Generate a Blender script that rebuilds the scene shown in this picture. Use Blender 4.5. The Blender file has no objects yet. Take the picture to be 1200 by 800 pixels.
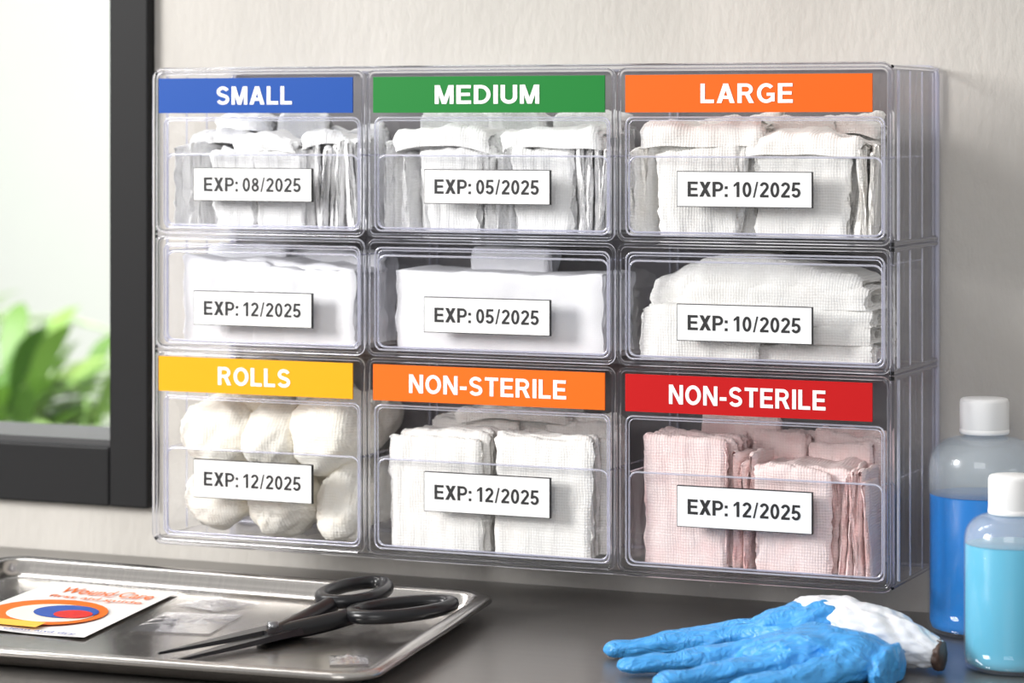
import bpy, bmesh, math, random
from mathutils import Vector, Matrix, noise
random.seed(7)
scene=bpy.context.scene
COL=bpy.context.collection
ZC=0.9   # counter top height

# ---------------------------------------------------------------- helpers
def link(o,parent=None):
    COL.objects.link(o)
    if parent: o.parent=parent
    return o
def empty(name,loc=(0,0,0)):
    e=bpy.data.objects.new(name,None); e.empty_display_size=.05
    e.location=loc
    return link(e)
def mesh_obj(name,bm,mat,parent=None,smooth=True):
    me=bpy.data.meshes.new(name); bm.to_mesh(me); bm.free()
    if smooth:
        for p in me.polygons: p.use_smooth=True
    me.materials.append(mat)
    return link(bpy.data.objects.new(name,me),parent)
def add_box(bm,x0,x1,y0,y1,z0,z1,bev=0,seg=2):
    r=bmesh.ops.create_cube(bm,size=1)
    vs=r['verts']
    for v in vs:
        v.co=Vector(((x0+x1)/2+v.co.x*(x1-x0),(y0+y1)/2+v.co.y*(y1-y0),(z0+z1)/2+v.co.z*(z1-z0)))
    if bev>0:
        es=list({e for v in vs for e in v.link_edges})
        bmesh.ops.bevel(bm,geom=es,offset=bev,segments=seg,affect='EDGES',profile=.5)
def box(name,x0,x1,y0,y1,z0,z1,mat,parent=None,bev=0,seg=2):
    bm=bmesh.new(); add_box(bm,x0,x1,y0,y1,z0,z1,bev,seg)
    return mesh_obj(name,bm,mat,parent,smooth=False)
def pane(name,x0,x1,y0,y1,z0,z1,mat):
    # thin acrylic wall modelled as one sheet
    d=[x1-x0,y1-y0,z1-z0]; k=d.index(min(d)); bm=bmesh.new()
    if k==0: x=(x0+x1)/2; c=[(x,y0,z0),(x,y1,z0),(x,y1,z1),(x,y0,z1)]
    elif k==1: y=(y0+y1)/2; c=[(x0,y,z0),(x1,y,z0),(x1,y,z1),(x0,y,z1)]
    else: z=(z0+z1)/2; c=[(x0,y0,z),(x1,y0,z),(x1,y1,z),(x0,y1,z)]
    bm.faces.new([bm.verts.new(p) for p in c])
    return mesh_obj(name,bm,mat,None,False)
def curve(name,pts,rad,mat,parent=None,cyclic=False,radii=None,res=3,smooth=False):
    cu=bpy.data.curves.new(name,'CURVE'); cu.dimensions='3D'
    cu.bevel_depth=rad; cu.bevel_resolution=res; cu.use_fill_caps=True
    if smooth:
        sp=cu.splines.new('NURBS'); sp.points.add(len(pts)-1); sp.order_u=4; sp.use_endpoint_u=not cyclic; sp.resolution_u=8
    else:
        sp=cu.splines.new('POLY'); sp.points.add(len(pts)-1)
    for i,p in enumerate(pts):
        sp.points[i].co=(*p,1)
        if radii: sp.points[i].radius=radii[i]
    sp.use_cyclic_u=cyclic
    cu.materials.append(mat)
    return link(bpy.data.objects.new(name,cu),parent)
def rrect_pts(x0,x1,z0,z1,y,r,n=6):
    pts=[]
    for cx,cz,a0 in ((x1-r,z0+r,-90),(x1-r,z1-r,0),(x0+r,z1-r,90),(x0+r,z0+r,180)):
        for i in range(n+1):
            a=math.radians(a0+90*i/n)
            pts.append((cx+r*math.cos(a),y,cz+r*math.sin(a)))
    return pts
def ring(name,x0,x1,z0,z1,y,r,tube,mat,parent=None):
    return curve(name,rrect_pts(x0,x1,z0,z1,y,r),tube,mat,parent,cyclic=True)
def child(o,p):
    o.parent=p; o.matrix_parent_inverse=Matrix.Translation(-p.location)
    return o

# ---------------------------------------------------------------- materials
def newmat(name):
    m=bpy.data.materials.new(name); m.use_nodes=True
    nt=m.node_tree; b=nt.nodes['Principled BSDF']
    return m,nt,b
def pmat(name,col,rough=.5,metal=0,spec=.5,**kw):
    m,nt,b=newmat(name)
    b.inputs['Base Color'].default_value=(*col,1)
    b.inputs['Roughness'].default_value=rough
    b.inputs['Metallic'].default_value=metal
    b.inputs['Specular IOR Level'].default_value=spec
    for k,v in kw.items(): b.inputs[k].default_value=v
    return m
def srgb(r,g,b):
    f=lambda c:(c/255/12.92) if c/255<=.04045 else ((c/255+.055)/1.055)**2.4
    return (f(r),f(g),f(b))
def clear_mat(name,tint,refl=.05,edge=.55,rough=.03,haze=0.0,power=4,hazecol=(.88,.90,.96)):
    m=bpy.data.materials.new(name); m.use_nodes=True; nt=m.node_tree; nt.nodes.clear()
    N=nt.nodes.new; L=nt.links.new
    out=N('ShaderNodeOutputMaterial'); mix=N('ShaderNodeMixShader')
    tr=N('ShaderNodeBsdfTransparent'); tr.inputs[0].default_value=(*tint,1)
    gl=N('ShaderNodeBsdfGlossy'); gl.inputs['Color'].default_value=(.97,.97,1,1); gl.inputs['Roughness'].default_value=rough
    lw=N('ShaderNodeLayerWeight'); lw.inputs[0].default_value=.5
    pw=N('ShaderNodeMath'); pw.operation='POWER'; pw.inputs[1].default_value=power
    mu=N('ShaderNodeMath'); mu.operation='MULTIPLY_ADD'; mu.inputs[1].default_value=edge; mu.inputs[2].default_value=refl
    L(lw.outputs['Facing'],pw.inputs[0]); L(pw.outputs[0],mu.inputs[0]); L(mu.outputs[0],mix.inputs[0])
    base=tr
    if haze>0:
        df=N('ShaderNodeBsdfDiffuse'); df.inputs[0].default_value=(*hazecol,1)
        mh=N('ShaderNodeMixShader'); mh.inputs[0].default_value=haze
        L(tr.outputs[0],mh.inputs[1]); L(df.outputs[0],mh.inputs[2]); base=mh
    L(base.outputs[0],mix.inputs[1]); L(gl.outputs[0],mix.inputs[2]); L(mix.outputs[0],out.inputs[0])
    return m
M_panel=clear_mat('acrylic_clear',(.994,.995,.999),.022,.5,.03,.001)
M_back=clear_mat('acrylic_back',(.62,.62,.65),.03,.3,.1,.03)
M_bead=clear_mat('acrylic_edge',(.82,.83,.92),.10,.85,.08,.32,2,(.93,.93,1))
M_glass=pmat('acrylic_rim_glass',(.95,.955,1),.03,0,.5,**{'Transmission Weight':1.0,'IOR':1.35})
M_film=clear_mat('clear_film',(.97,.97,.98),.12,.7,.15,.08,2)

def wall_material():
    m,nt,b=newmat('wall_plaster'); N=nt.nodes.new; L=nt.links.new
    tc=N('ShaderNodeTexCoord')
    n1=N('ShaderNodeTexNoise'); n1.inputs['Scale'].default_value=9; n1.inputs['Detail'].default_value=8
    n2=N('ShaderNodeTexNoise'); n2.inputs['Scale'].default_value=130; n2.inputs['Detail'].default_value=5
    mp=N('ShaderNodeMapping'); mp.inputs['Scale'].default_value=(1,1,.45)
    L(tc.outputs['Object'],mp.inputs[0]); L(mp.outputs[0],n1.inputs[0]); L(mp.outputs[0],n2.inputs[0])
    r=N('ShaderNodeValToRGB'); r.color_ramp.elements[0].color=(*srgb(190,186,180),1); r.color_ramp.elements[1].color=(*srgb(204,200,194),1)
    r.color_ramp.elements[0].position=.3; r.color_ramp.elements[1].position=.7
    L(n1.outputs[0],r.inputs[0]); L(r.outputs[0],b.inputs['Base Color'])
    bp=N('ShaderNodeBump'); bp.inputs['Strength'].default_value=.5; bp.inputs['Distance'].default_value=.0025
    L(n2.outputs[0],bp.inputs['Height']); L(bp.outputs[0],b.inputs['Normal'])
    b.inputs['Roughness'].default_value=.85
    return m
M_wall=wall_material()
def brushed(name,col,rough,metal,scale=(4,300,4),bump=.02):
    m,nt,b=newmat(name); N=nt.nodes.new; L=nt.links.new
    tc=N('ShaderNodeTexCoord'); mp=N('ShaderNodeMapping'); mp.inputs['Scale'].default_value=scale
    n=N('ShaderNodeTexNoise'); n.inputs['Scale'].default_value=1.5; n.inputs['Detail'].default_value=6
    L(tc.outputs['Object'],mp.inputs[0]); L(mp.outputs[0],n.inputs[0])
    n3=N('ShaderNodeTexNoise'); n3.inputs['Scale'].default_value=6; n3.inputs['Detail'].default_value=4; L(tc.outputs['Object'],n3.inputs[0])
    mr=N('ShaderNodeMapRange'); mr.inputs['To Min'].default_value=rough*.8; mr.inputs['To Max'].default_value=rough*1.2
    L(n3.outputs[0],mr.inputs[0]); L(mr.outputs[0],b.inputs['Roughness'])
    mix=N('ShaderNodeMixRGB'); mix.inputs[1].default_value=(*[c*.9 for c in col],1); mix.inputs[2].default_value=(*[min(1,c*1.1) for c in col],1)
    L(n.outputs[0],mix.inputs[0]); L(mix.outputs[0],b.inputs['Base Color'])
    bp=N('ShaderNodeBump'); bp.inputs['Strength'].default_value=bump; bp.inputs['Distance'].default_value=.001
    L(n.outputs[0],bp.inputs['Height']); L(bp.outputs[0],b.inputs['Normal'])
    b.inputs['Metallic'].default_value=metal
    return m
M_counter=brushed('counter_steel',srgb(140,137,134),.34,.7)
M_tray=brushed('tray_steel',srgb(182,178,174),.2,1.0,(200,5,5),.02)
M_cab=pmat('cabinet_grey',srgb(120,120,122),.5)
M_frame=pmat('window_frame_dark',srgb(20,20,22),.55,0,.25)
M_frame2=pmat('window_sash_grey',srgb(120,120,120),.4)
def gauze_mat(name,col,dark,scale=150,bump=.25,transl=.08,weave=.07):
    m,nt,b=newmat(name); N=nt.nodes.new; L=nt.links.new
    tc=N('ShaderNodeTexCoord')
    outs=[]
    for d in ('X','Z'):
        w=N('ShaderNodeTexWave'); w.bands_direction=d; w.inputs['Scale'].default_value=scale; w.inputs['Distortion'].default_value=5; w.inputs['Detail'].default_value=3; w.inputs['Detail Scale'].default_value=.35
        L(tc.outputs['Object'],w.inputs[0]); outs.append(w)
    ad=N('ShaderNodeMath'); ad.operation='ADD'; L(outs[0].outputs['Fac'],ad.inputs[0]); L(outs[1].outputs['Fac'],ad.inputs[1])
    n=N('ShaderNodeTexNoise'); n.inputs['Scale'].default_value=60; n.inputs['Detail'].default_value=6; L(tc.outputs['Object'],n.inputs[0])
    ad2=N('ShaderNodeMath'); ad2.operation='MULTIPLY_ADD'; ad2.inputs[1].default_value=7; L(n.outputs[0],ad2.inputs[0]); L(ad.outputs[0],ad2.inputs[2])
    bp=N('ShaderNodeBump'); bp.inputs['Strength'].default_value=bump; bp.inputs['Distance'].default_value=.001
    L(ad2.outputs[0],bp.inputs['Height']); L(bp.outputs[0],b.inputs['Normal'])
    r=N('ShaderNodeValToRGB'); r.color_ramp.elements[0].color=(*dark,1); r.color_ramp.elements[1].color=(*col,1)
    r.color_ramp.elements[0].position=.2; r.color_ramp.elements[1].position=.55
    L(n.outputs[0],r.inputs[0])
    # open-weave mesh: slightly darker gaps between the threads
    ma=N('ShaderNodeMath'); ma.operation='MULTIPLY_ADD'; ma.inputs[1].default_value=weave/2; ma.inputs[2].default_value=1-weave
    L(ad.outputs[0],ma.inputs[0])
    mm=N('ShaderNodeMixRGB'); mm.blend_type='MULTIPLY'; mm.inputs[0].default_value=1
    L(r.outputs[0],mm.inputs[1]); L(ma.outputs[0],mm.inputs[2])
    L(mm.outputs[0],b.inputs['Base Color'])
    b.inputs['Roughness'].default_value=.95; b.inputs['Specular IOR Level'].default_value=.1
    if transl:
        tl=N('ShaderNodeBsdfTranslucent'); mx=N('ShaderNodeMixShader'); mx.inputs[0].default_value=transl
        L(mm.outputs[0],tl.inputs[0]); L(b.outputs[0],mx.inputs[1]); L(tl.outputs[0],mx.inputs[2])
        L(mx.outputs[0],nt.nodes['Material Output'].inputs[0])
    return m
M_gauze=gauze_mat('gauze_white',srgb(255,255,255),srgb(250,250,252),150,.27)
M_cloth=gauze_mat('gauze_smooth',srgb(250,250,253),srgb(243,243,248),240,.18,.05,.03)
M_cream=gauze_mat('gauze_cream',srgb(255,252,243),srgb(255,248,234),130,.26,.1,.05)
M_offw=gauze_mat('gauze_offwhite',srgb(255,254,251),srgb(252,249,245),140,.28)
M_pink=gauze_mat('gauze_pink',srgb(255,236,234),srgb(255,224,222),140,.32,.08,.05)
M_white_pl=pmat('white_plastic',srgb(248,248,248),.4)
M_black=pmat('label_ink',(.012,.012,.014),.5)
M_lw=pmat('label_white',srgb(248,248,248),.45)
M_tx=pmat('text_white',srgb(255,255,255),.5)
M_scis=pmat('scissors_black',(.010,.010,.012),.28,.1)
M_scis_bl=pmat('scissors_blade',(.022,.022,.025),.28,.6)

# ---------------------------------------------------------------- room
def multi_box(name,boxes,mat,bev=0):
    bm=bmesh.new()
    for b in boxes: add_box(bm,*b,bev)
    return mesh_obj(name,bm,mat,None,False)
WX0,WX1,WZ0,WZ1=-1.25,-.083,.945,1.95
multi_box('wall_back',[(-1.9,WX0,0,.14,0,2.7),(WX1,2.4,0,.14,0,2.7),(WX0,WX1,0,.14,0,WZ0),(WX0,WX1,0,.14,WZ1,2.7)],M_wall)
box('floor',-1.9,2.4,-3.2,0,-.05,0,pmat('floor_vinyl',srgb(170,168,164),.5))
win=empty('window_1',((WX0+WX1)/2,0,(WZ0+WZ1)/2))
FX=.041
for nm,b in {'frame_right':(WX1-FX,WX1,-.012,.10,WZ0,WZ1),'frame_left':(WX0,WX0+FX,-.012,.10,WZ0,WZ1),
             'frame_bottom':(WX0+FX,WX1-FX,-.012,.10,WZ0,WZ0+.054),'frame_top':(WX0+FX,WX1-FX,-.012,.10,WZ1-FX,WZ1)}.items():
    child(box(nm,*b,M_frame,None,.002),win)
child(box('inner_bead_bottom',WX0+FX,WX1-FX,-.006,.09,WZ0+.054,WZ0+.060,pmat('bead_grey',srgb(60,60,62),.4)),win)
child(box('sash_right',WX1-FX-.003,WX1-FX,.0,.09,WZ0+.060,WZ1-FX,M_frame2),win)
child(pane('pane',WX0+FX,WX1-FX,.05,.054,WZ0+.05,WZ1-FX,clear_mat('window_glass',(.98,.99,.99),.03,.3,.0)),win)
# counter
cnt=empty('counter',(0.25,-.31,ZC))
child(box('worktop',-1.9,2.4,-.62,-.001,ZC-.035,ZC,M_counter,None,.0015),cnt)
child(box('base_cabinet',-1.85,2.35,-.58,-.03,0.001,ZC-.035,M_cab),cnt)

# ---------------------------------------------------------------- outside
M_out=pmat('render_outside',srgb(232,235,230),.9)
box('ground',-9,4,.16,9,-.05,0,pmat('paving',srgb(190,190,182),.9))
box('garden_wall',-9,3,7.2,7.4,0,4,M_out)
box('garden_pillar',-3.05,-2.35,5.2,5.6,0,3.6,pmat('pillar_grey',srgb(202,203,204),.9))
def leaf_mat(n,c1,c2):
    m,nt,b=newmat(n); N=nt.nodes.new; L=nt.links.new
    oi=N('ShaderNodeNewGeometry'); r=N('ShaderNodeValToRGB')
    r.color_ramp.elements[0].color=(*c1,1); r.color_ramp.elements[1].color=(*c2,1)
    L(oi.outputs['Random Per Island'],r.inputs[0]); L(r.outputs[0],b.inputs['Base Color'])
    b.inputs['Roughness'].default_value=.5
    return m
M_leaf=leaf_mat('leaf_green',srgb(66,108,42),srgb(168,202,108))
M_leaf2=leaf_mat('leaf_pale',srgb(164,192,132),srgb(202,220,180))
def shrub(name,c,rad,h,n,seed,ll=.3,mat=None):
    rnd=random.Random(seed); bm=bmesh.new()
    for i in range(n):
        a=rnd.uniform(0,6.28); el=rnd.uniform(.15,1.3); L=ll*rnd.uniform(.6,1.2); w=L*.085
        r0=rnd.uniform(0,rad); base=Vector((c[0]+r0*math.cos(a),c[1]+r0*math.sin(a),c[2]+rnd.uniform(0,h)))
        d=Vector((math.cos(a)*math.cos(el),math.sin(a)*math.cos(el),math.sin(el))); side=d.cross(Vector((0,0,1))).normalized()
        prev=None
        for k in range(7):
            t=k/6; p=base+d*L*t+Vector((0,0,-L*.45*t*t)); ww=w*math.sin(math.pi*min(1,t*.92+.08))
            v1=bm.verts.new(p+side*ww); v0=bm.verts.new(p+Vector((0,0,-ww*.3))); v2=bm.verts.new(p-side*ww)
            if prev: bm.faces.new((prev[0],prev[1],v0,v1)); bm.faces.new((prev[1],prev[2],v2,v0))
            prev=(v1,v0,v2)
    for i in range(9):
        a=rnd.uniform(0,6.28); p0=Vector((c[0]+.3*rad*math.cos(a),c[1]+.3*rad*math.sin(a),0)); p1=Vector((c[0]+rad*.7*math.cos(a),c[1]+rad*.7*math.sin(a),c[2]+h))
        ax=(p1-p0); q=ax.to_track_quat('Z','Y').to_matrix().to_4x4()
        bmesh.ops.create_cone(bm,segments=6,radius1=.012,radius2=.006,depth=ax.length,cap_ends=True,matrix=Matrix.Translation((p0+p1)/2)@q)
    return mesh_obj(name,bm,mat or M_leaf)
shrub('garden_shrub',(-2.15,2.75,.35),.40,.38,400,3,.32)
shrub('garden_shrub',(-1.75,2.2,.25),.35,.34,340,4,.26)
shrub('garden_shrub',(-3.0,3.4,.35),.5,.5,420,5,.34,M_leaf2)
shrub('garden_tree',(-4.1,4.0,.9),.45,.9,260,9,.35,M_leaf2)

# ---------------------------------------------------------------- organizer
W=.647; D=.137; ZB,ZT=.939,1.339
org=empty('acrylic_drawer_organizer',(W/2,-D/2,1.14))
def O(o): return child(o,org)
rowsz=[(1.2005,ZT),(1.1025,1.1995),(ZB,1.1015)]
cols=[(0,.1995),(.2005,.4215),(.4225,W)]
th=.0025
for ri,(z0,z1) in enumerate(rowsz):
    O(pane('tier_top',.002,W-.002,-D+.002,-.004,z1-th,z1,M_panel))
    O(pane('tier_base',.002,W-.002,-D+.002,-.004,z0,z0+th,M_panel))
    O(pane('tier_side_left',0,th,-D+.002,-.004,z0+th,z1-th,M_panel))
    O(box('tier_side_right',W-th,W,-D+.002,-.004,z0+th,z1-th,M_panel))
    O(pane('tier_back',.002,W-.002,-.003,-.001,z0,z1,M_back))
    for ci,(x0,x1) in enumerate(cols):
        if ci>0: O(pane('divider',x0-.002,x0+.0005,-D+.002,-.004,z0+th,z1-th,M_panel))
        O(ring('cell_rim',x0+.0018,x1-.0018,z0+.0018,z1-.0018,-D,.006,.0017,M_glass))
        ox0,ox1=x0+.0065,x1-.0065
        top=z1-.0075 if ri==1 else 1.299 if ri==0 else 1.0625
        O(ring('drawer_window_rim',ox0,ox1,z0+.0055,top,-D+.003,.006,.0008,M_bead))
        O(ring('drawer_window_inner',ox0+.0022,ox1-.0022,z0+.0080,top-.0022,-D+.004,.005,.0005,M_bead))
        bx0,bx1=ox0+.002,ox1-.002
        lip={0:1.268,1:z1-.014,2:1.018}[ri]
        O(pane('drawer_front',bx0,bx1,-D+.004,-D+.006,z0+.008,lip,M_panel))
        O(pane('drawer_side_l',bx0,bx0+.0018,-D+.006,-.012,z0+.008,lip,M_panel))
        O(pane('drawer_side_r',bx1-.0018,bx1,-D+.006,-.012,z0+.008,lip,M_panel))
        O(pane('drawer_floor',bx0,bx1,-D+.006,-.012,z0+.0035,z0+.0055,M_panel))
        O(ring('drawer_lip',bx0,bx1,z0+.0075,lip,-D+.005,.007,.0009,M_bead))
        O(curve('drawer_rim_side',[(bx1,-D+.005,lip),(bx1,-.014,lip)],.0008,M_bead))
        O(curve('drawer_rim_side',[(bx0,-D+.005,lip),(bx0,-.014,lip)],.0008,M_bead))
        for xx in (x0+.003,x1-.003):
            O(curve('cell_back_edge',[(xx,-.006,z0+.004),(xx,-.006,z1-.004)],.0010,M_bead))
    for xx in (0.0,W):
        for yy,rr in ((-.118,.0013),(-.085,.0008),(-.05,.0008),(-.006,.0016)):
            O(curve('side_rib',[(xx,yy,z0+.004),(xx,yy,z1-.004)],rr,M_bead))
        for zz in (z0+.0015,z1-.0015):
            O(curve('side_rim',[(xx,-D+.001,zz),(xx,-.004,zz)],.0016,M_glass))
O(ring('front_outer_rim',-.0005,W+.0005,ZB-.0005,ZT+.0005,-D-.001,.008,.0022,M_glass))
O(ring('back_outer_rim',-.0005,W+.0005,ZB-.0005,ZT+.0005,-.005,.008,.0018,M_bead))

# ---- bold grotesque lettering built from strokes
SW=.19
def arc(cx,cy,rx,ry,a0,a1,n=20): return [(cx+rx*math.cos(math.radians(a0+(a1-a0)*i/n)),cy+ry*math.sin(math.radians(a0+(a1-a0)*i/n))) for i in range(n+1)]
def R_(x0,y0,x1,y1): return ('p',[(x0,y0),(x1,y0),(x1,y1),(x0,y1)])
def Dg(x0,y0,x1,y1,w): return ('p',[(x0-w/2,y0),(x0+w/2,y0),(x1+w/2,y1),(x1-w/2,y1)])
def St(pts,w=SW): return ('s',pts,w)
G={'I':(.20,[R_(0,0,.20,1)]),
'L':(.62,[R_(0,0,.20,1),R_(.20,0,.62,.18)]),
'E':(.67,[R_(0,0,.20,1),R_(.20,0,.67,.18),R_(.20,.42,.62,.59),R_(.20,.83,.66,1)]),
'M':(.86,[R_(0,0,.18,1),R_(.68,0,.86,1),Dg(.13,1,.43,0,.20),Dg(.73,1,.43,0,.20)]),
'N':(.76,[R_(0,0,.19,1),R_(.57,0,.76,1),Dg(.105,1,.655,0,.21)]),
'A':(.82,[Dg(.11,0,.41,1,.22),Dg(.71,0,.41,1,.22),R_(.22,.21,.60,.375)]),
'X':(.76,[Dg(.12,0,.63,1,.24),Dg(.64,0,.13,1,.24)]),
'-':(.36,[R_(0,.28,.36,.46)]),
'/':(.34,[Dg(.055,-.02,.285,1.02,.11)]),
':':(.19,[R_(0,0,.19,.19),R_(0,.52,.19,.71)]),
'T':(.70,[R_(0,.83,.70,1),R_(.25,0,.45,.83)]),
'U':(.74,[St([(.098,1)]+arc(.37,.36,.272,.265,180,360)+[(.642,1)],.195)]),
'D':(.76,[R_(0,0,.20,1),St([(.19,.087),(.30,.087)]+arc(.31,.5,.355,.413,-90,90)+[(.30,.913),(.19,.913)],.178)]),
'P':(.70,[R_(0,0,.20,1),St([(.19,.445),(.36,.445)]+arc(.38,.68,.225,.235,-90,90)+[(.36,.915),(.19,.915)],.17)]),
'R':(.76,[R_(0,0,.20,1),St([(.19,.485),(.36,.485)]+arc(.39,.70,.225,.215,-90,90)+[(.36,.915),(.19,.915)],.17),Dg(.645,0,.43,.46,.22)]),
'O':(.84,[St(arc(.42,.5,.325,.415,0,360,36),.19)]),
'G':(.82,[St(arc(.42,.5,.325,.415,42,318,30),.185),R_(.44,.36,.80,.52),R_(.62,.08,.80,.40)]),
'S':(.72,[St(arc(.36,.715,.245,.20,18,250,18)+arc(.36,.285,.26,.20,70,-162,18),.18)]),
'0':(.58,[St(arc(.29,.5,.20,.415,0,360,32),.17)]),
'1':(.50,[R_(.22,0,.40,1),('p',[(.03,.66),(.22,.78),(.22,.97),(.03,.81)])]),
'2':(.58,[St(arc(.29,.70,.20,.215,170,-30,16)+[(.40,.50),(.14,.16),(.08,.08)],.17),R_(.02,0,.56,.16)]),
'5':(.58,[R_(.10,.84,.54,1),Dg(.09,.42,.15,1,.16),St(arc(.275,.32,.21,.235,135,-158,20),.17)]),
'8':(.58,[St(arc(.29,.735,.17,.18,0,360,26),.16),St(arc(.29,.285,.20,.20,0,360,26),.165)])}
def lettering(name,s,cx,cz,y,w,h,mat,gap=.12):
    adv=[]; x=0
    for ch in s:
        if ch==' ': x+=.26; continue
        adv.append((ch,x)); x+=G[ch][0]+gap
    tot=x-gap; sx=w/tot
    bm=bmesh.new(); lay=0
    def P(px,py): return bm.verts.new((cx+(px-tot/2)*sx,y-lay*.00006,cz+(py-.5)*h))
    for ch,x0 in adv:
        lay=0
        for g in G[ch][1]:
            lay+=1
            if g[0]=='p': bm.faces.new([P(x0+a,b) for a,b in g[1]])
            else:
                pts,wd=g[1],g[2]; prev=None; n=len(pts); closed=(abs(pts[0][0]-pts[-1][0])+abs(pts[0][1]-pts[-1][1]))<1e-4
                for i in range(n):
                    a=Vector(pts[i-1]) if i>0 else (Vector(pts[-2]) if closed else Vector(pts[0]))
                    c=Vector(pts[i+1]) if i<n-1 else (Vector(pts[1]) if closed else Vector(pts[-1]))
                    d=(c-a).normalized(); nn=Vector((-d.y,d.x)); p=Vector(pts[i])
                    l=p+nn*wd/2; r=p-nn*wd/2
                    cur=(P(x0+l.x,l.y),P(x0+r.x,r.y))
                    if prev: bm.faces.new((prev[0],prev[1],cur[1],cur[0]))
                    prev=cur
    bm.normal_update()
    for f in bm.faces:
        if f.normal.y>0: f.normal_flip()
    return O(mesh_obj(name,bm,mat,None,False))
LX=[(.0054,.190),(.2089,.4138),(.4313,.6331)]
heads=[('SMALL',0,0,srgb(0,74,164),.072),('MEDIUM',1,0,srgb(16,126,48),.0925),('LARGE',2,0,srgb(238,102,14),.0755),
       ('ROLLS',0,2,srgb(243,172,8),.069),('NON-STERILE',1,2,srgb(241,110,16),.139),('NON-STERILE',2,2,srgb(196,10,14),.139)]
for s,ci,ri,c,tw in heads:
    x0,x1=LX[ci]; zt=1.3325 if ri==0 else 1.0965; zb=zt-.0295
    if ci==2 and ri==2: tw=.128
    O(box('header_label_'+s.lower().replace('-','_'),x0,x1,-D-.0045,-D-.0030,zb,zt,pmat('label_'+s+str(ci),c,.45,0,.25)))
    lettering('header_text',s,(x0+x1)/2,(zb+zt)/2,-D-.0048,tw,.0152,M_tx)
EX=[(.0387,.1504),(.2547,.3652),(.4743,.5841)]
exps=[['08','05','10'],['12','05','10'],['12','12','12']]
for ri,(zb,zt) in enumerate([(1.2295,1.2563),(1.1245,1.1523),(.9785,1.0098)]):
    for ci in range(3):
        x0,x1=EX[ci]
        O(box('expiry_label_edge',x0-.0006,x1+.0006,-D-.0020,-D+.001,zb-.0006,zt+.0006,M_black))
        O(box('expiry_label',x0,x1,-D-.0024,-D-.0019,zb,zt,M_lw))
        lettering('expiry_text','EXP: %s/2025'%exps[ri][ci],(x0+x1)/2,(zb+zt)/2,-D-.0026,.0925,.0118,M_black,.10)

# ---------------------------------------------------------------- gauze
def nz(*a): return noise.noise(Vector(a))
def pad(bm,cx,cy,z0,w,h,t,rot=0,lean=0,skew=0,seed=0,amp=.0015,K=4,arch=0,nu=30,nv=10,tilt=0,rcmax=.006,pleat=.0005,taper=0,droop=0):
    R=Matrix.Rotation(rot,3,'Z')
    for k in range(K):
        tk=t*(1-k/K*.9); hk=h-.0012*k; rc=min(tk/2,rcmax)
        prof=[]
        for j in range(nv+1): prof.append((-tk/2,(hk-rc)*j/nv,-1,0))
        for j in range(1,4):
            a=math.pi/2*j/4; prof.append((-tk/2+rc-rc*math.cos(a),hk-rc+rc*math.sin(a),-math.cos(a),math.sin(a)))
        m=4 if tk/2>rc*1.2 else 0
        for j in range(m+1): prof.append((-tk/2+rc+(tk-2*rc)*(j/m if m else 0),hk,0,1))
        for j in range(1,4):
            a=math.pi/2*(1-j/4); prof.append((tk/2-rc+rc*math.cos(a),hk-rc+rc*math.sin(a),math.cos(a),math.sin(a)))
        for j in range(nv,-1,-1): prof.append((tk/2,(hk-rc)*j/nv,1,0))
        grid=[]
        for i in range(nu+1):
            u=i/nu-.5; row=[]
            for (py,pz,ny,nzv) in prof:
                x=u*w*(1-.01*k)*(1-taper*(1-pz/h))
                x+=(.0028*nz(pz*80,seed*3.1+k*.9,py*30+5)+.0010*nz(pz*400,seed+k,py*200))*(abs(u)*2)**2*1.4
                cr=abs(nz(x*30+seed,pz*26+x*14,seed*.9)); crease=-.0010*max(0,1-cr*9)*min(1,amp/.002)
                d=amp*(1.3*nz(x*22+seed*7,pz*20,seed*1.7)+.55*nz(x*75+seed,pz*40,k*.4+seed)+.25*nz(x*160,pz*150,seed))+pleat*nz(x*320,pz*14,seed+k*.3)*1.3+crease
                e=max(0,(abs(u)*2-.93)/.07); d-=e*e*.0022
                if K<4: d*=.9
                y=py+ny*d; z=pz+nzv*d
                hz=pz/h
                z+=hz*(arch*(1-(2*u)**2)+tilt*u*w+amp*1.6*nz(x*24+seed*5,seed*2.3+py*12,3.3)+amp*.8*nz(x*80,seed+k*2.2,py*60))
                if droop: z+=-droop*(abs(u)*2)**2+amp*1.2*nz(x*26+seed,py*26,seed*.7)
                elif pz<.002: z=max(0,z)
                y+=lean*z; x+=skew*z
                v=R@Vector((x,y,0)); row.append(bm.verts.new((cx+v.x,cy+v.y,z0+z)))
            grid.append(row)
        for i in range(nu):
            for j in range(len(prof)-1):
                bm.faces.new((grid[i][j],grid[i+1][j],grid[i+1][j+1],grid[i][j+1]))
def stack(bm,x0,x1,z0,h,y0,y1,n,seed,amp=.0015,dh=.003,rot=0,loose=0,**kw):
    rnd=random.Random(seed); t=(y1-y0)/n
    for i in range(n):
        pad(bm,(x0+x1)/2+rnd.uniform(-.0015,.0015)*(1+2*loose),y0+t*(i+.5),z0,(x1-x0)+rnd.uniform(-.003,.002)*(1+3*loose),h+rnd.uniform(-dh,dh)*(1+loose),t*1.05,
            rot+rnd.uniform(-.03,.03)*(1+2*loose),0,rnd.uniform(-.06,.06)*loose,seed*1.3+i*2.1,amp,tilt=kw.get('tilt',0)+rnd.uniform(-.12,.12)*loose,**{k:v for k,v in kw.items() if k!='tilt'})
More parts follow.
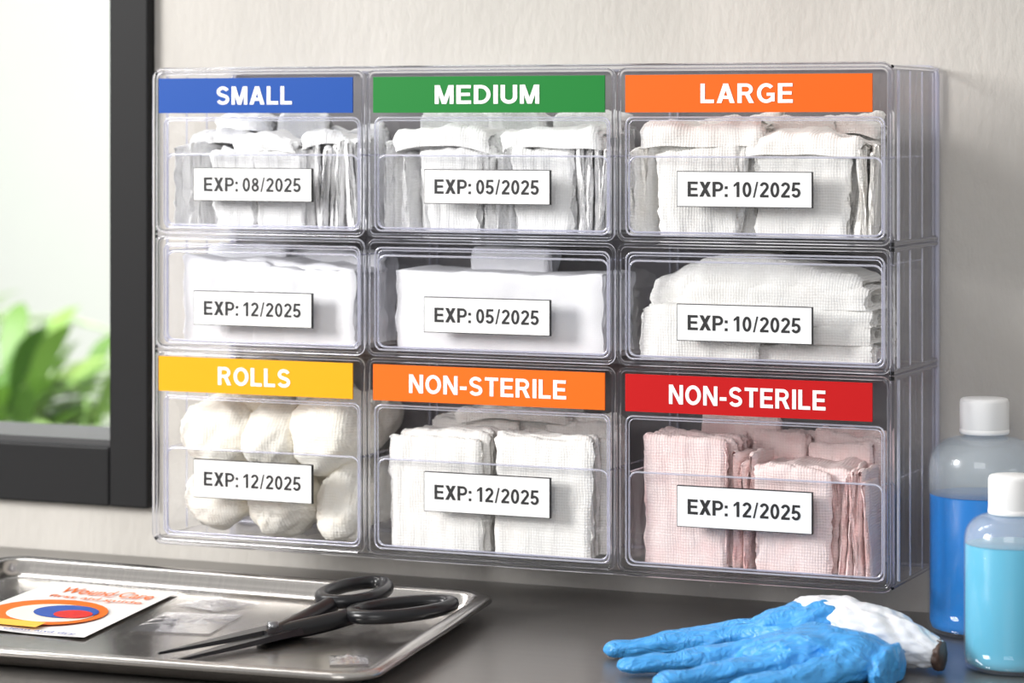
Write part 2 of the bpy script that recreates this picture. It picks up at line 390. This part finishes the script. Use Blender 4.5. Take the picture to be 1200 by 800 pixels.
def fan(bm,x0,x1,z0,h,yc,depth,n,seed,ang,lean=0):
    rnd=random.Random(seed)
    for i in range(n):
        x=x0+(x1-x0)*(i+.5)/n
        pad(bm,x,yc+rnd.uniform(-.003,.003),z0,depth,h*rnd.uniform(.90,1.05),(x1-x0)/n*1.15,ang+rnd.uniform(-.15,.15),rnd.uniform(-.09,.09)+lean,0,seed+i*1.9,.0018,K=3,nu=14)
def drape(bm,cx,cy,ztop,w,dep,th,rot,seed,amp=.0035,droop=.004,K=5,tilt=0):
    # folded wad lying on top of the upright pads
    pad(bm,cx,cy,ztop-th,w,th,dep,rot,0,0,seed,amp,K=K,rcmax=th*.45,droop=droop,nv=3,pleat=.0006,tilt=tilt)
def finish(name,bm,mat):
    return mesh_obj(name,bm,mat)
z1=1.2062
bm=bmesh.new()
fan(bm,.016,.054,z1,.070,-.091,.062,7,11,1.15)
fan(bm,.132,.180,z1,.072,-.090,.062,9,12,-1.1)
stack(bm,.050,.090,z1,.064,-.122,-.09,4,13,.0028,loose=1,taper=.12)
stack(bm,.090,.136,z1,.066,-.118,-.085,4,14,.0030,loose=1,taper=.12)
stack(bm,.018,.080,z1,.086,-.056,-.035,3,15,.0028,loose=1)
pad(bm,.100,-.055,z1,.045,.099,.03,.2,0,0,16,.0055,K=5,arch=.008,pleat=.001)
stack(bm,.118,.172,z1,.080,-.056,-.03,4,17,.0035,loose=1)
drape(bm,.040,-.085,z1+.082,.052,.052,.012,.15,71)
drape(bm,.098,-.098,z1+.077,.060,.046,.012,-.12,72,.004)
drape(bm,.150,-.088,z1+.083,.052,.054,.014,.2,73,.004)
drape(bm,.048,-.055,z1+.097,.056,.04,.014,-.1,74,.004)
finish('gauze_pads_small',bm,M_gauze)
bm=bmesh.new()
fan(bm,.218,.240,z1,.072,-.09,.062,5,21,1.2)
stack(bm,.236,.298,z1,.070,-.120,-.09,5,22,.0032,arch=.003,loose=1,taper=.15)
fan(bm,.298,.328,z1,.068,-.095,.056,6,23,1.4)
stack(bm,.326,.374,z1,.072,-.118,-.088,5,24,.0032,loose=1,taper=.15)
fan(bm,.372,.400,z1,.072,-.092,.062,7,25,-1.2)
stack(bm,.222,.272,z1,.088,-.056,-.03,4,26,.0035,loose=1)
pad(bm,.305,-.055,z1,.058,.099,.035,-.1,0,0,27,.006,K=6,arch=.006,pleat=.001)
stack(bm,.335,.395,z1,.090,-.056,-.03,4,28,.0035,loose=1)
drape(bm,.259,-.094,z1+.084,.084,.060,.016,.06,75,.003,K=6)
drape(bm,.358,-.092,z1+.086,.088,.058,.017,-.05,76,.003,K=6)
drape(bm,.312,-.078,z1+.079,.050,.05,.014,.2,77,.004)
drape(bm,.250,-.055,z1+.099,.060,.04,.014,.15,78,.004)
drape(bm,.372,-.055,z1+.099,.056,.04,.014,-.15,79,.004)
finish('gauze_pads_medium',bm,M_gauze)
bm=bmesh.new()
fan(bm,.438,.456,z1,.074,-.09,.062,4,31,1.2)
stack(bm,.450,.526,z1,.074,-.120,-.08,7,32,.0034,tilt=.05,loose=1,taper=.1)
stack(bm,.528,.608,z1,.070,-.117,-.078,7,33,.0032,arch=.003,loose=1,taper=.08)
fan(bm,.602,.622,z1,.074,-.092,.056,5,34,-1.25)
stack(bm,.440,.535,z1,.086,-.066,-.03,4,35,.0045,tilt=.06,loose=1)
stack(bm,.540,.612,z1,.087,-.062,-.03,4,36,.0045,loose=1)
drape(bm,.486,-.090,z1+.090,.100,.064,.019,.05,81,.0035,K=7,tilt=.08)
drape(bm,.573,-.092,z1+.083,.094,.060,.017,-.06,82,.0035,K=7)
drape(bm,.520,-.060,z1+.094,.120,.05,.014,.1,83,.004,K=6,tilt=.03)
drape(bm,.590,-.055,z1+.092,.060,.04,.014,-.1,84,.004)
finish('gauze_pads_large',bm,M_offw)
z2=1.1082
bm=bmesh.new()
pad(bm,.099,-.078,z2,.162,.069,.062,0,0,0,41,.0020,K=6,tilt=-.03,pleat=0,rcmax=.004)
pad(bm,.057,-.108,z2,.084,.071,.020,.02,0,0,49,.0018,K=4,tilt=-.05,pleat=0,rcmax=.003)
pad(bm,.132,-.112,z2,.098,.063,.016,-.02,0,0,50,.0020,K=4,tilt=.03,pleat=0,rcmax=.003)
pad(bm,.055,-.066,z2,.075,.081,.03,.03,0,0,42,.002,K=3,tilt=.0,pleat=0)
pad(bm,.135,-.05,z2,.09,.077,.03,-.05,0,0,43,.002,K=3,tilt=-.03,pleat=0)
finish('folded_dressing',bm,M_cloth)
bm=bmesh.new()
pad(bm,.311,-.084,z2,.184,.066,.072,0,0,0,44,.0013,K=7,pleat=0,rcmax=.003,arch=-.002)
pad(bm,.300,-.058,z2,.070,.083,.026,.02,0,0,45,.0008,K=4,pleat=0,rcmax=.003)
finish('folded_dressing',bm,M_cloth)
bm=bmesh.new()
for k,(zz,hh,ww) in enumerate([(0,.016,.186),(.014,.016,.182),(.028,.015,.184),(.041,.016,.178)]):
    pad(bm,.531,-.076,z2+zz,ww,hh,.078-.002*k,.01*(-1)**k,0,0,46+k*.7,.0022,K=5,rcmax=.007,nv=4,pleat=.0003,arch=.002*k)
pad(bm,.528,-.074,z2+.052,.172,.020,.072,0,0,0,51,.0028,K=6,arch=.009,rcmax=.010,nv=4,droop=.006)
pad(bm,.486,-.117,z2,.098,.040,.014,.02,0,0,47,.0022,K=4,tilt=-.04,rcmax=.004)
finish('folded_gauze_stack',bm,M_offw)
z3=.9447
def roll(bm,c,r,l,ax,seed):
    q=Vector(ax).to_track_quat('Z','Y').to_matrix(); NU,NV=72,46
    rnd=random.Random(int(seed*10)); bands=[]
    for b in range(9):
        n_=Vector((rnd.gauss(0,1),rnd.gauss(0,1),rnd.gauss(0,.5))).normalized(); bands.append((n_,rnd.uniform(-.5,.5)*r,rnd.uniform(.25,.45)*r,rnd.uniform(.0010,.0019)))
    rows=[]
    for j in range(NV+1):
        ph=-math.pi/2+math.pi*j/NV
        cz=math.copysign(abs(math.sin(ph))**.85,math.sin(ph)); cr=max(1e-4,abs(math.cos(ph)))**.8
        row=[]
        for i in range(NU):
            th_=2*math.pi*i/NU
            p=Vector((math.cos(th_)*cr*r,math.sin(th_)*cr*r,cz*l/2))
            d=.0036*nz(p.x*34+seed,p.y*34,p.z*34)+.0012*nz(p.x*110,p.y*110+seed,p.z*110)+.0006*nz(p.x*320,p.y*320+seed,p.z*320)
            for n_,off,wd,hh in bands:
                q_=(p.dot(n_)-off+.002*nz(p.x*50,p.y*50,seed))/wd
                d+=hh*(1/(1+math.exp(-(1-abs(q_))*10)))
                d+=.0002*math.sin(p.dot(n_)*2200)*(1 if abs(q_)<1 else 0)
            p=p*(1+(d-.0035)/r)
            if cr<.5: p.z*=1-.12*(1-cr/.5)
            row.append(bm.verts.new(Vector(c)+q@p))
        rows.append(row)
    for j in range(NV):
        for i in range(NU):
            bm.faces.new((rows[j][i],rows[j][(i+1)%NU],rows[j+1][(i+1)%NU],rows[j+1][i]))
bm=bmesh.new()
for i,(x,y,z,r,l,ax) in enumerate([(.042,-.092,.974,.028,.056,(1,.3,.2)),(.103,-.093,.973,.028,.056,(.3,.8,.2)),(.160,-.095,.976,.022,.062,(0,.3,1)),
    (.043,-.092,1.028,.031,.062,(.8,.3,.5)),(.094,-.092,1.026,.028,.060,(.2,.5,.9)),(.148,-.094,1.034,.034,.068,(.9,-.3,.5)),
    (.062,-.064,1.058,.030,.054,(.6,.6,.3)),(.118,-.05,1.048,.028,.05,(.6,-.6,.3)),(.160,-.048,1.038,.023,.05,(.1,.6,.7)),
    (.05,-.042,.98,.026,.05,(1,0,0)),(.11,-.042,.98,.026,.05,(1,0,0)),(.163,-.042,.98,.02,.05,(0,0,1))]):
    roll(bm,(x,y,z),r,l,ax,i*3.7)
finish('gauze_rolls',bm,M_cream)
bm=bmesh.new()
stack(bm,.218,.300,z3,.094,-.124,-.070,7,51,.0021,.0025,loose=.4)
stack(bm,.305,.394,z3,.094,-.124,-.070,7,52,.0021,.0025,loose=.4)
stack(bm,.225,.300,z3,.103,-.066,-.025,5,53,.0025,.003,loose=.6)
stack(bm,.250,.330,z3,.109,-.060,-.03,3,54,.002,.003,loose=.5)
stack(bm,.335,.392,z3,.106,-.066,-.025,5,55,.0025,.003,loose=.6)
drape(bm,.300,-.045,z3+.115,.10,.05,.012,.05,85,.003,K=5)
finish('nonsterile_gauze_pads',bm,M_offw)
bm=bmesh.new()
stack(bm,.440,.509,z3,.101,-.122,-.060,9,61,.0019,.002,loose=.4)
fan(bm,.512,.531,z3,.088,-.09,.06,4,62,1.45)
stack(bm,.532,.598,z3,.076,-.124,-.072,8,63,.0023,.0025,arch=.003,loose=.4,taper=.04)
fan(bm,.599,.625,z3,.080,-.095,.058,6,64,-1.5)
stack(bm,.510,.558,z3,.098,-.068,-.03,5,65,.0025,.003,loose=.5)
stack(bm,.562,.616,z3,.100,-.068,-.03,5,66,.0025,.003,loose=.5)
stack(bm,.465,.530,z3,.111,-.056,-.03,3,67,.002,.003,loose=.5)
drape(bm,.568,-.092,z3+.085,.080,.058,.012,.08,86,.003,K=6)
finish('pink_gauze_pads',bm,M_pink)

# ---------------------------------------------------------------- tray
tray=empty('instrument_tray',(.1,-.33,ZC))
TBL,TBR,TFR,TFL=Vector((-.150,-.138)),Vector((.326,-.150)),Vector((.384,-.500)),Vector((-.100,-.53))
def tray_pt(u,v):
    a=TFL.lerp(TFR,u); b=TBL.lerp(TBR,u); return a.lerp(b,v)
def tray_ring(inset,r,n=8):
    LX_,LY_=.47,.36; pts=[]
    x0,x1,y0,y1=inset,LX_-inset,inset,LY_-inset
    for cx,cy,a0 in ((x1-r,y0+r,-90),(x1-r,y1-r,0),(x0+r,y1-r,90),(x0+r,y0+r,180)):
        for i in range(n+1):
            a=math.radians(a0+90*i/n); p=tray_pt((cx+r*math.cos(a))/LX_,(cy+r*math.sin(a))/LY_); pts.append(p)
    return pts
bm=bmesh.new(); prev=None
for ins,r,z in [(.001,.03,.0125),(-.001,.032,.0140),(-.001,.032,.0165),(.001,.03,.0180),(.004,.027,.0185),(.010,.022,.0180),(.0125,.02,.0165),(.016,.018,.010),(.020,.016,.0045),(.024,.014,.0028),(.032,.010,.0025)]:
    cur=[bm.verts.new((p.x,p.y,ZC+z)) for p in tray_ring(ins,r)]
    if prev:
        m=len(cur)
        for i in range(m): bm.faces.new((prev[i],prev[(i+1)%m],cur[(i+1)%m],cur[i]))
    prev=cur
bm.faces.new(prev)
o=mesh_obj('tray_pan',bm,M_tray); child(o,tray)
sm=o.modifiers.new('thick','SOLIDIFY'); sm.thickness=.0012; sm.offset=-1

# flyer
fly=empty('printed_flyer',(0,-.28,ZC))
zf=ZC+.0035
def flypt(u,v,dz=0):
    TL,TR,BR,BL=Vector((-.078,-.176)),Vector((.048,-.180)),Vector((.088,-.390)),Vector((-.045,-.386))
    p=BL.lerp(BR,u).lerp(TL.lerp(TR,u),v); return Vector((p.x,p.y,zf+dz))
def flat(name,uvs,mat,dz,parent=fly):
    bm=bmesh.new(); vs=[bm.verts.new(flypt(u,v,dz)) for u,v in uvs]; bm.faces.new(vs)
    return child(mesh_obj(name,bm,mat,None,False),parent)
bm=bmesh.new(); g=[[bm.verts.new(flypt(i/12,j/12,.0006*math.sin(i*.6)+.0006)) for i in range(13)] for j in range(13)]
for j in range(12):
    for i in range(12): bm.faces.new((g[j][i],g[j][i+1],g[j+1][i+1],g[j+1][i]))
child(mesh_obj('sheet',bm,pmat('paper_white',srgb(228,226,224),.5,0,.2)),fly)
PR=dict(rough=.5,metal=0,spec=.15)
M_or=pmat('print_orange',srgb(236,110,16),**PR); M_bl=pmat('print_blue',srgb(40,80,165),**PR); M_rd=pmat('print_red',srgb(210,40,32),**PR); M_yl=pmat('print_yellow',srgb(248,190,70),**PR)
def ell(cx,cy,rx,ry,a0=0,a1=360,n=28): return [(cx+rx*math.cos(math.radians(a0+(a1-a0)*i/n)),cy+ry*math.sin(math.radians(a0+(a1-a0)*i/n))) for i in range(n+1)]
flat('print_disc',ell(.46,.38,.40,.26)[:-1],M_or,.0016)
flat('print_disc_inner',ell(.50,.36,.30,.18)[:-1],pmat('print_paper',srgb(250,235,215),.4),.0019)
flat('print_head',ell(.58,.40,.22,.13)[:-1],M_bl,.0022)
flat('print_mark',ell(.66,.36,.13,.08)[:-1],M_rd,.0025)
flat('print_band',[(.10,.06),(.62,.06),(.62,.16),(.10,.16)],M_yl,.0028)
for r_,(txt,v0,sz) in enumerate((('Wound Care',.78,.16),('first aid guide',.68,.07),('keep clean and dry',.02,.04))):
    cu=bpy.data.curves.new('flyer_text','FONT'); cu.body=txt; cu.size=1; cu.offset=.01
    o=bpy.data.objects.new('flyer_text',cu); COL.objects.link(o); bpy.context.view_layer.update()
    bb=o.bound_box; x0=min(v[0] for v in bb); w=max(v[0] for v in bb)-x0
    me=bpy.data.meshes.new_from_object(o); bpy.data.objects.remove(o)
    for v in me.vertices:
        v.co=flypt(.22+.70*(v.co.x-x0)/w,v0+v.co.y*sz,.0016)
    me.materials.clear(); me.materials.append(M_or if r_<2 else M_bl)
    child(link(bpy.data.objects.new('flyer_text',me)),fly)

def sachet(name,cx,cy,w,d,rot,seed,h=.006):
    bm=bmesh.new(); R=Matrix.Rotation(rot,2); NN=22; g=[]
    for j in range(NN+1):
        row=[]
        for i in range(NN+1):
            u,v=i/NN,j/NN; p=R@Vector(((u-.5)*w,(v-.5)*d))
            b=math.sin(math.pi*u)*math.sin(math.pi*v)
            z=.0006+h*b*.4+b*.004*abs(nz(u*5+seed,v*5,seed))+.0015*b*abs(nz(u*14,v*14,seed))
            row.append(bm.verts.new((cx+p.x,cy+p.y,ZC+.0032+z)))
        g.append(row)
    for j in range(NN):
        for i in range(NN): bm.faces.new((g[j][i],g[j][i+1],g[j+1][i+1],g[j+1][i]))
    return mesh_obj(name,bm,M_film)
sachet('clear_sachet',.125,-.300,.065,.085,.2,1,.003)
sachet('clear_sachet',.105,-.215,.05,.05,-.3,2,.003)
sachet('clear_sachet',.310,-.385,.028,.035,.5,3,.002)

# ---------------------------------------------------------------- scissors
sci=empty('scissors',(.22,-.32,ZC))
A=Vector((.262,.965)).normalized(); Bp=Vector((A.y,-A.x))
piv=Vector((.222,-.338))
def S(a,b,z): p=piv+A*a+Bp*b; return (p.x,p.y,ZC+z)
def loop(name,ca,cb,la,lb,rot,z,zt):
    pts=[]
    for i in range(28):
        t=2*math.pi*i/28; a=la*math.cos(t); b=lb*math.sin(t)*(1-.12*math.cos(t))
        pts.append(S(ca+a*math.cos(rot)-b*math.sin(rot),cb+a*math.sin(rot)+b*math.cos(rot),z+zt*math.cos(t)))
    child(curve(name,pts,.0055,M_scis,cyclic=True,res=5),sci)
loop('handle_loop_1',.116,-.020,.038,.022,-.25,.023,.002)
loop('handle_loop_2',.106,.038,.044,.024,.30,.017,.001)
child(curve('shank_1',[S(-.012,.003,.0085),S(.012,-.001,.0095),S(.04,-.006,.012),S(.062,-.010,.016),S(.084,-.012,.020)],.0072,M_scis,radii=[.6,1,1,.95,.9],smooth=True,res=5),sci)
child(curve('shank_2',[S(-.012,-.003,.0075),S(.012,.002,.0085),S(.04,.009,.0105),S(.058,.016,.013),S(.076,.018,.015)],.0072,M_scis,radii=[.6,1,1,.95,.9],smooth=True,res=5),sci)
def blade(name,b0,btip,z,atip):
    bm=bmesh.new(); prev=None
    for k in range(11):
        t=k/10; a=.02+(atip-.02)*t; b=b0+(btip-b0)*t; w=.0115*(1-t**2.2*.93); zz=z*(1-.5*t)
        cur=[bm.verts.new(S(a,b-w,zz)),bm.verts.new(S(a,b+w,zz)),bm.verts.new(S(a,b+w*.8,zz+.0045*(1-.6*t))),bm.verts.new(S(a,b-w*.35,zz+.0045*(1-.6*t)))]
        if prev:
            for i in range(4): bm.faces.new((prev[i],prev[(i+1)%4],cur[(i+1)%4],cur[i]))
        else: bm.faces.new(cur)
        prev=cur
    bm.faces.new(prev[::-1]); bmesh.ops.recalc_face_normals(bm,faces=bm.faces)
    child(mesh_obj(name,bm,M_scis_bl,None,False),sci)
blade('blade_1',.002,.004,.0070,-.110)
blade('blade_2',-.003,-.020,.0102,-.100)
bm=bmesh.new(); bmesh.ops.create_cone(bm,segments=20,radius1=.005,radius2=.004,depth=.006,cap_ends=True,matrix=Matrix.Translation(S(0,0,.0145)))
child(mesh_obj('pivot_screw',bm,pmat('screw',(.25,.25,.26),.3,1)),sci)

# ---------------------------------------------------------------- gloves
def glove_mat():
    m,nt,b=newmat('nitrile_blue'); N=nt.nodes.new; L=nt.links.new
    tc=N('ShaderNodeTexCoord')
    mp=N('ShaderNodeMapping'); mp.inputs['Scale'].default_value=(1,1.0,1.6)
    n=N('ShaderNodeTexNoise'); n.inputs['Scale'].default_value=38; n.inputs['Detail'].default_value=3; n.inputs['Distortion'].default_value=1.6
    L(tc.outputs['Object'],mp.inputs[0]); L(mp.outputs[0],n.inputs[0])
    sb=N('ShaderNodeMath'); sb.operation='SUBTRACT'; sb.inputs[1].default_value=.5; L(n.outputs[0],sb.inputs[0])
    ab=N('ShaderNodeMath'); ab.operation='ABSOLUTE'; L(sb.outputs[0],ab.inputs[0])
    bp=N('ShaderNodeBump'); bp.inputs['Strength'].default_value=.6; bp.inputs['Distance'].default_value=.009; bp.invert=True
    L(ab.outputs[0],bp.inputs['Height']); L(bp.outputs[0],b.inputs['Normal'])
    b.inputs['Base Color'].default_value=(*srgb(70,160,228),1); b.inputs['Roughness'].default_value=.36
    b.inputs['Subsurface Weight'].default_value=.12; b.inputs['Subsurface Radius'].default_value=(.002,.004,.01)
    return m
M_glove=glove_mat()
def tube_into(bm,path,seed,NS=30,NU=40,w1=.08,w2=.06,ridge=.11,closed=True):
    rows=[]; NP=len(path)
    for j in range(NS+1):
        t=j/NS*(NP-1); i=min(int(t),NP-2); f=t-i
        P0=path[max(i-1,0)];P1=path[i];P2=path[i+1];P3=path[min(i+2,NP-1)]
        p=[.5*((2*P1[k])+(-P0[k]+P2[k])*f+(2*P0[k]-5*P1[k]+4*P2[k]-P3[k])*f*f+(-P0[k]+3*P1[k]-3*P2[k]+P3[k])*f**3) for k in range(5)]
        d=Vector([P2[k]-P1[k] for k in range(3)]).normalized(); side=d.cross(Vector((0,0,1))).normalized(); up=side.cross(d)
        endf=1
        if closed:
            e=min(j,NS-j)/NS*8
            endf=math.sqrt(max(.0,1-(1-min(1,e))**2))*.98+.02
        row=[]
        for a in range(NU):
            th_=2*math.pi*a/NU
            q0=Vector(p[:3])
            k=1+w1*nz(math.cos(th_)*2+seed,math.sin(th_)*2,j*.12)*2+w2*nz(math.cos(th_)*5,math.sin(th_)*5+seed,j*.3)*2
            k+=ridge*(abs(nz(q0.x*60+th_*1.3,q0.y*60+seed,th_*.8))*2-.4)
            q=q0+side*math.cos(th_)*p[3]*k*endf+up*math.sin(th_)*p[4]*k*endf
            row.append(bm.verts.new((q.x,q.y,ZC+max(.0006,q.z))))
        rows.append(row)
    for j in range(NS):
        for a in range(NU): bm.faces.new((rows[j][a],rows[j][(a+1)%NU],rows[j+1][(a+1)%NU],rows[j+1][a]))
    bm.faces.new(rows[0][::-1]); bm.faces.new(rows[-1])
gl=empty('nitrile_gloves',(.6,-.3,ZC))
def glove(name,tubes,mat,vox=.0013,seed=0):
    bm=bmesh.new()
    for i,t in enumerate(tubes): tube_into(bm,t,seed+i*5.3)
    bmesh.ops.recalc_face_normals(bm,faces=bm.faces)
    o=mesh_obj(name,bm,mat); child(o,gl)
    r=o.modifiers.new('remesh','REMESH'); r.mode='VOXEL'; r.voxel_size=vox; r.use_smooth_shade=True
    s=o.modifiers.new('smooth','SMOOTH'); s.iterations=2; s.factor=.5
    tx=bpy.data.textures.new(name+'_crinkle','CLOUDS'); tx.noise_scale=.018; tx.noise_depth=1
    d=o.modifiers.new('disp','DISPLACE'); d.texture=tx; d.strength=.0038; d.texture_coords='GLOBAL'; d.mid_level=.5
    return o
glove('glove_front',[
 [(.690,-.300,.013,.031,.012),(.668,-.298,.018,.031,.016),(.640,-.294,.020,.038,.017),(.605,-.285,.016,.038,.013),(.585,-.280,.012,.032,.010)],
 [(.622,-.264,.019,.015,.012),(.575,-.252,.018,.0135,.010),(.525,-.266,.012,.012,.0078),(.472,-.290,.0065,.009,.0055)],
 [(.620,-.290,.018,.014,.012),(.580,-.301,.014,.013,.009),(.545,-.320,.010,.012,.0072),(.503,-.346,.0065,.0095,.0055)],
 [(.640,-.317,.016,.014,.012),(.608,-.336,.012,.013,.009),(.578,-.360,.009,.012,.0072),(.549,-.389,.0065,.0095,.0055)],
 [(.678,-.317,.017,.015,.012),(.658,-.342,.014,.0145,.010),(.636,-.368,.011,.0125,.008),(.605,-.394,.007,.0105,.0060)],
 [(.686,-.300,.013,.032,.013),(.692,-.300,.013,.0345,.0148),(.697,-.300,.013,.033,.013)],
],M_glove,seed=1)
glove('glove_back',[
 [(.648,-.228,.022,.020,.014),(.628,-.232,.029,.024,.015),(.596,-.236,.027,.026,.012),(.570,-.236,.018,.022,.010)],
 [(.590,-.226,.022,.014,.009),(.558,-.222,.016,.013,.008),(.520,-.230,.011,.011,.0065),(.488,-.244,.006,.009,.005)],
 [(.600,-.215,.026,.012,.009),(.592,-.205,.020,.012,.009),(.570,-.195,.012,.011,.008),(.545,-.195,.007,.009,.006)],
 [(.628,-.228,.026,.012,.013),(.608,-.228,.034,.012,.008),(.592,-.230,.034,.010,.005)],
],M_glove,seed=9)
M_cuff,_nt,_b=newmat('cuff_white_film'); _b.inputs['Base Color'].default_value=(*srgb(240,244,250),1); _b.inputs['Roughness'].default_value=.3; _b.inputs['Transmission Weight'].default_value=.2
def tube(name,path,mat,seed,**kw):
    bm=bmesh.new(); tube_into(bm,path,seed,**kw); return child(mesh_obj(name,bm,mat),gl)
tube('cuff',[(.600,-.222,.038,.010,.006),(.625,-.228,.034,.022,.013),(.658,-.236,.026,.026,.019),(.690,-.241,.019,.020,.015),(.712,-.245,.013,.012,.010)],M_cuff,2,NS=60,NU=80,w1=.10,w2=.04,ridge=.10,closed=False)
tube('cuff_bead',[(.710,-.245,.013,.0115,.0095),(.713,-.245,.013,.0130,.011),(.716,-.245,.013,.0115,.0095)],pmat('cuff_band',srgb(80,62,54),.5),2,NS=10,w1=.12,w2=.08,ridge=0,closed=False)

# ---------------------------------------------------------------- bottles
def lathe(name,prof,mat,parent,cx,cy,seg=64,ribs=0,ribamp=0):
    bm=bmesh.new(); rows=[]
    for r,z in prof:
        row=[]
        for i in range(seg):
            a=2*math.pi*i/seg; rr=r*(1+(ribamp if ribs and (i%2) else 0))
            row.append(bm.verts.new((cx+rr*math.cos(a),cy+rr*math.sin(a),ZC+z)))
        rows.append(row)
    for j in range(len(rows)-1):
        for i in range(seg): bm.faces.new((rows[j][i],rows[j][(i+1)%seg],rows[j+1][(i+1)%seg],rows[j+1][i]))
    bm.faces.new(rows[0][::-1]); bm.faces.new(rows[-1])
    return child(mesh_obj(name,bm,mat),parent)
def liquid(name,c):
    m,nt,b=newmat(name); b.inputs['Base Color'].default_value=(*c,1); b.inputs['Roughness'].default_value=.3; b.inputs['Specular IOR Level'].default_value=.1
    return m
M_bot=clear_mat('bottle_plastic',(.97,.985,1),.025,.35,.06,.03,4)
M_bot2=clear_mat('bottle_plastic_frost',(.97,.985,1),.03,.4,.06,.07,4)
M_air=clear_mat('bottle_haze_inner',(.95,.98,.99),.03,.3,.2,.22,3,(.90,.96,.98))
def bottle(name,cx,cy,r,hb,hs,hn,ht,rc,lvl,lm,bmat):
    e=empty(name,(cx,cy,ZC))
    pr=[(r*.86,.0005),(r*.96,.002),(r,.007)]
    for i in range(9): pr.append((r,.007+(hb-.007)*i/8))
    n_=10
    rn=rc*.82; sh=[]
    for i in range(1,n_+1):
        a=math.pi/2*i/n_; sh.append((rn+(r-rn)*math.cos(a)**.9 if i<n_ else rn,hb+(hs-hb)*math.sin(a)**.85))
    pr+=sh+[(rn,hn)]
    lathe('body',pr,bmat,e,cx,cy)
    lathe('headspace_wall',[(r*.97,lvl+.0006),(r*.97,hb)]+[(a*.965,b-.0008) for a,b in sh]+[(rn*.93,hn)],M_air,e,cx,cy)
    lq=[(r*.84,.003),(r*.93,.0045),(r*.965,.009),(r*.965,lvl-.0006),(r*.955,lvl)]
    lathe('liquid',lq,lm,e,cx,cy)
    lathe('neck_ring',[(rc*1.0,hn-.002),(rc*1.04,hn-.001),(rc*1.04,hn+.001),(rc,hn+.002)],M_white_pl,e,cx,cy)
    lathe('cap',[(rc*.98,hn+.0005),(rc,hn+.002),(rc,ht-.003),(rc*.96,ht-.0008),(rc*.9,ht)],M_white_pl,e,cx,cy,120,1,.025)
bottle('antiseptic_bottle',.702,-.070,.0435,.128,.152,.156,.1815,.0185,.107,liquid('liquid_blue',srgb(0,120,200)),M_bot)
bottle('lotion_bottle',.757,-.205,.0355,.092,.112,.114,.140,.0175,.090,liquid('liquid_lightblue',srgb(92,188,218)),M_bot2)

# ---------------------------------------------------------------- lights / world
w=bpy.data.worlds.new('World'); scene.world=w; w.use_nodes=True
nt=w.node_tree; bg=nt.nodes['Background']; N=nt.nodes.new; L=nt.links.new
tc=N('ShaderNodeTexCoord'); sp=N('ShaderNodeSeparateXYZ'); r=N('ShaderNodeValToRGB')
mr=N('ShaderNodeMapRange'); mr.inputs['From Min'].default_value=-1; mr.inputs['From Max'].default_value=1
L(tc.outputs['Generated'],sp.inputs[0]); L(sp.outputs['Z'],mr.inputs[0]); L(mr.outputs[0],r.inputs[0])
r.color_ramp.elements[0].color=(.36,.355,.35,1); r.color_ramp.elements[1].color=(1,.995,.985,1)
r.color_ramp.elements[0].position=.3; r.color_ramp.elements[1].position=.85
L(r.outputs[0],bg.inputs[0]); bg.inputs[1].default_value=.66
def area(name,loc,tgt,size,power,col=(1,1,1),sy=None):
    l=bpy.data.lights.new(name,'AREA'); l.energy=power; l.size=size; l.color=col
    if sy: l.shape='RECTANGLE'; l.size_y=sy
    o=bpy.data.objects.new(name,l); o.location=loc
    o.rotation_euler=(Vector(tgt)-Vector(loc)).to_track_quat('-Z','Y').to_euler(); return link(o)
area('key_softbox',(-1.5,-1.9,2.0),(.3,-.05,1.1),.9,76,(1,.985,.96))
area('fill_softbox',(.9,-3.0,2.0),(.4,-.05,1.1),1.2,17,(1,.99,.98))
area('garden_daylight',(-2.0,.6,4.2),(-2.6,5.5,.8),3.0,560,(1,1,.99))

# ---------------------------------------------------------------- camera
cd=bpy.data.cameras.new('camera'); cam=bpy.data.objects.new('camera',cd); link(cam)
cam.location=(1.2388,-2.2138,ZC+.394)
cam.rotation_euler=(math.radians(90),0,math.atan2(.4003,.9164))
cd.sensor_width=36; cd.lens=3294*36/1200; cd.shift_y=-255/1200
cd.dof.use_dof=True; cd.dof.focus_distance=2.18; cd.dof.aperture_fstop=7.0
scene.camera=cam
scene.view_settings.view_transform='Standard'
try:
    scene.cycles.transparent_max_bounces=32; scene.cycles.max_bounces=10; scene.cycles.transmission_bounces=8; scene.cycles.glossy_bounces=4; scene.cycles.diffuse_bounces=6
except Exception: pass
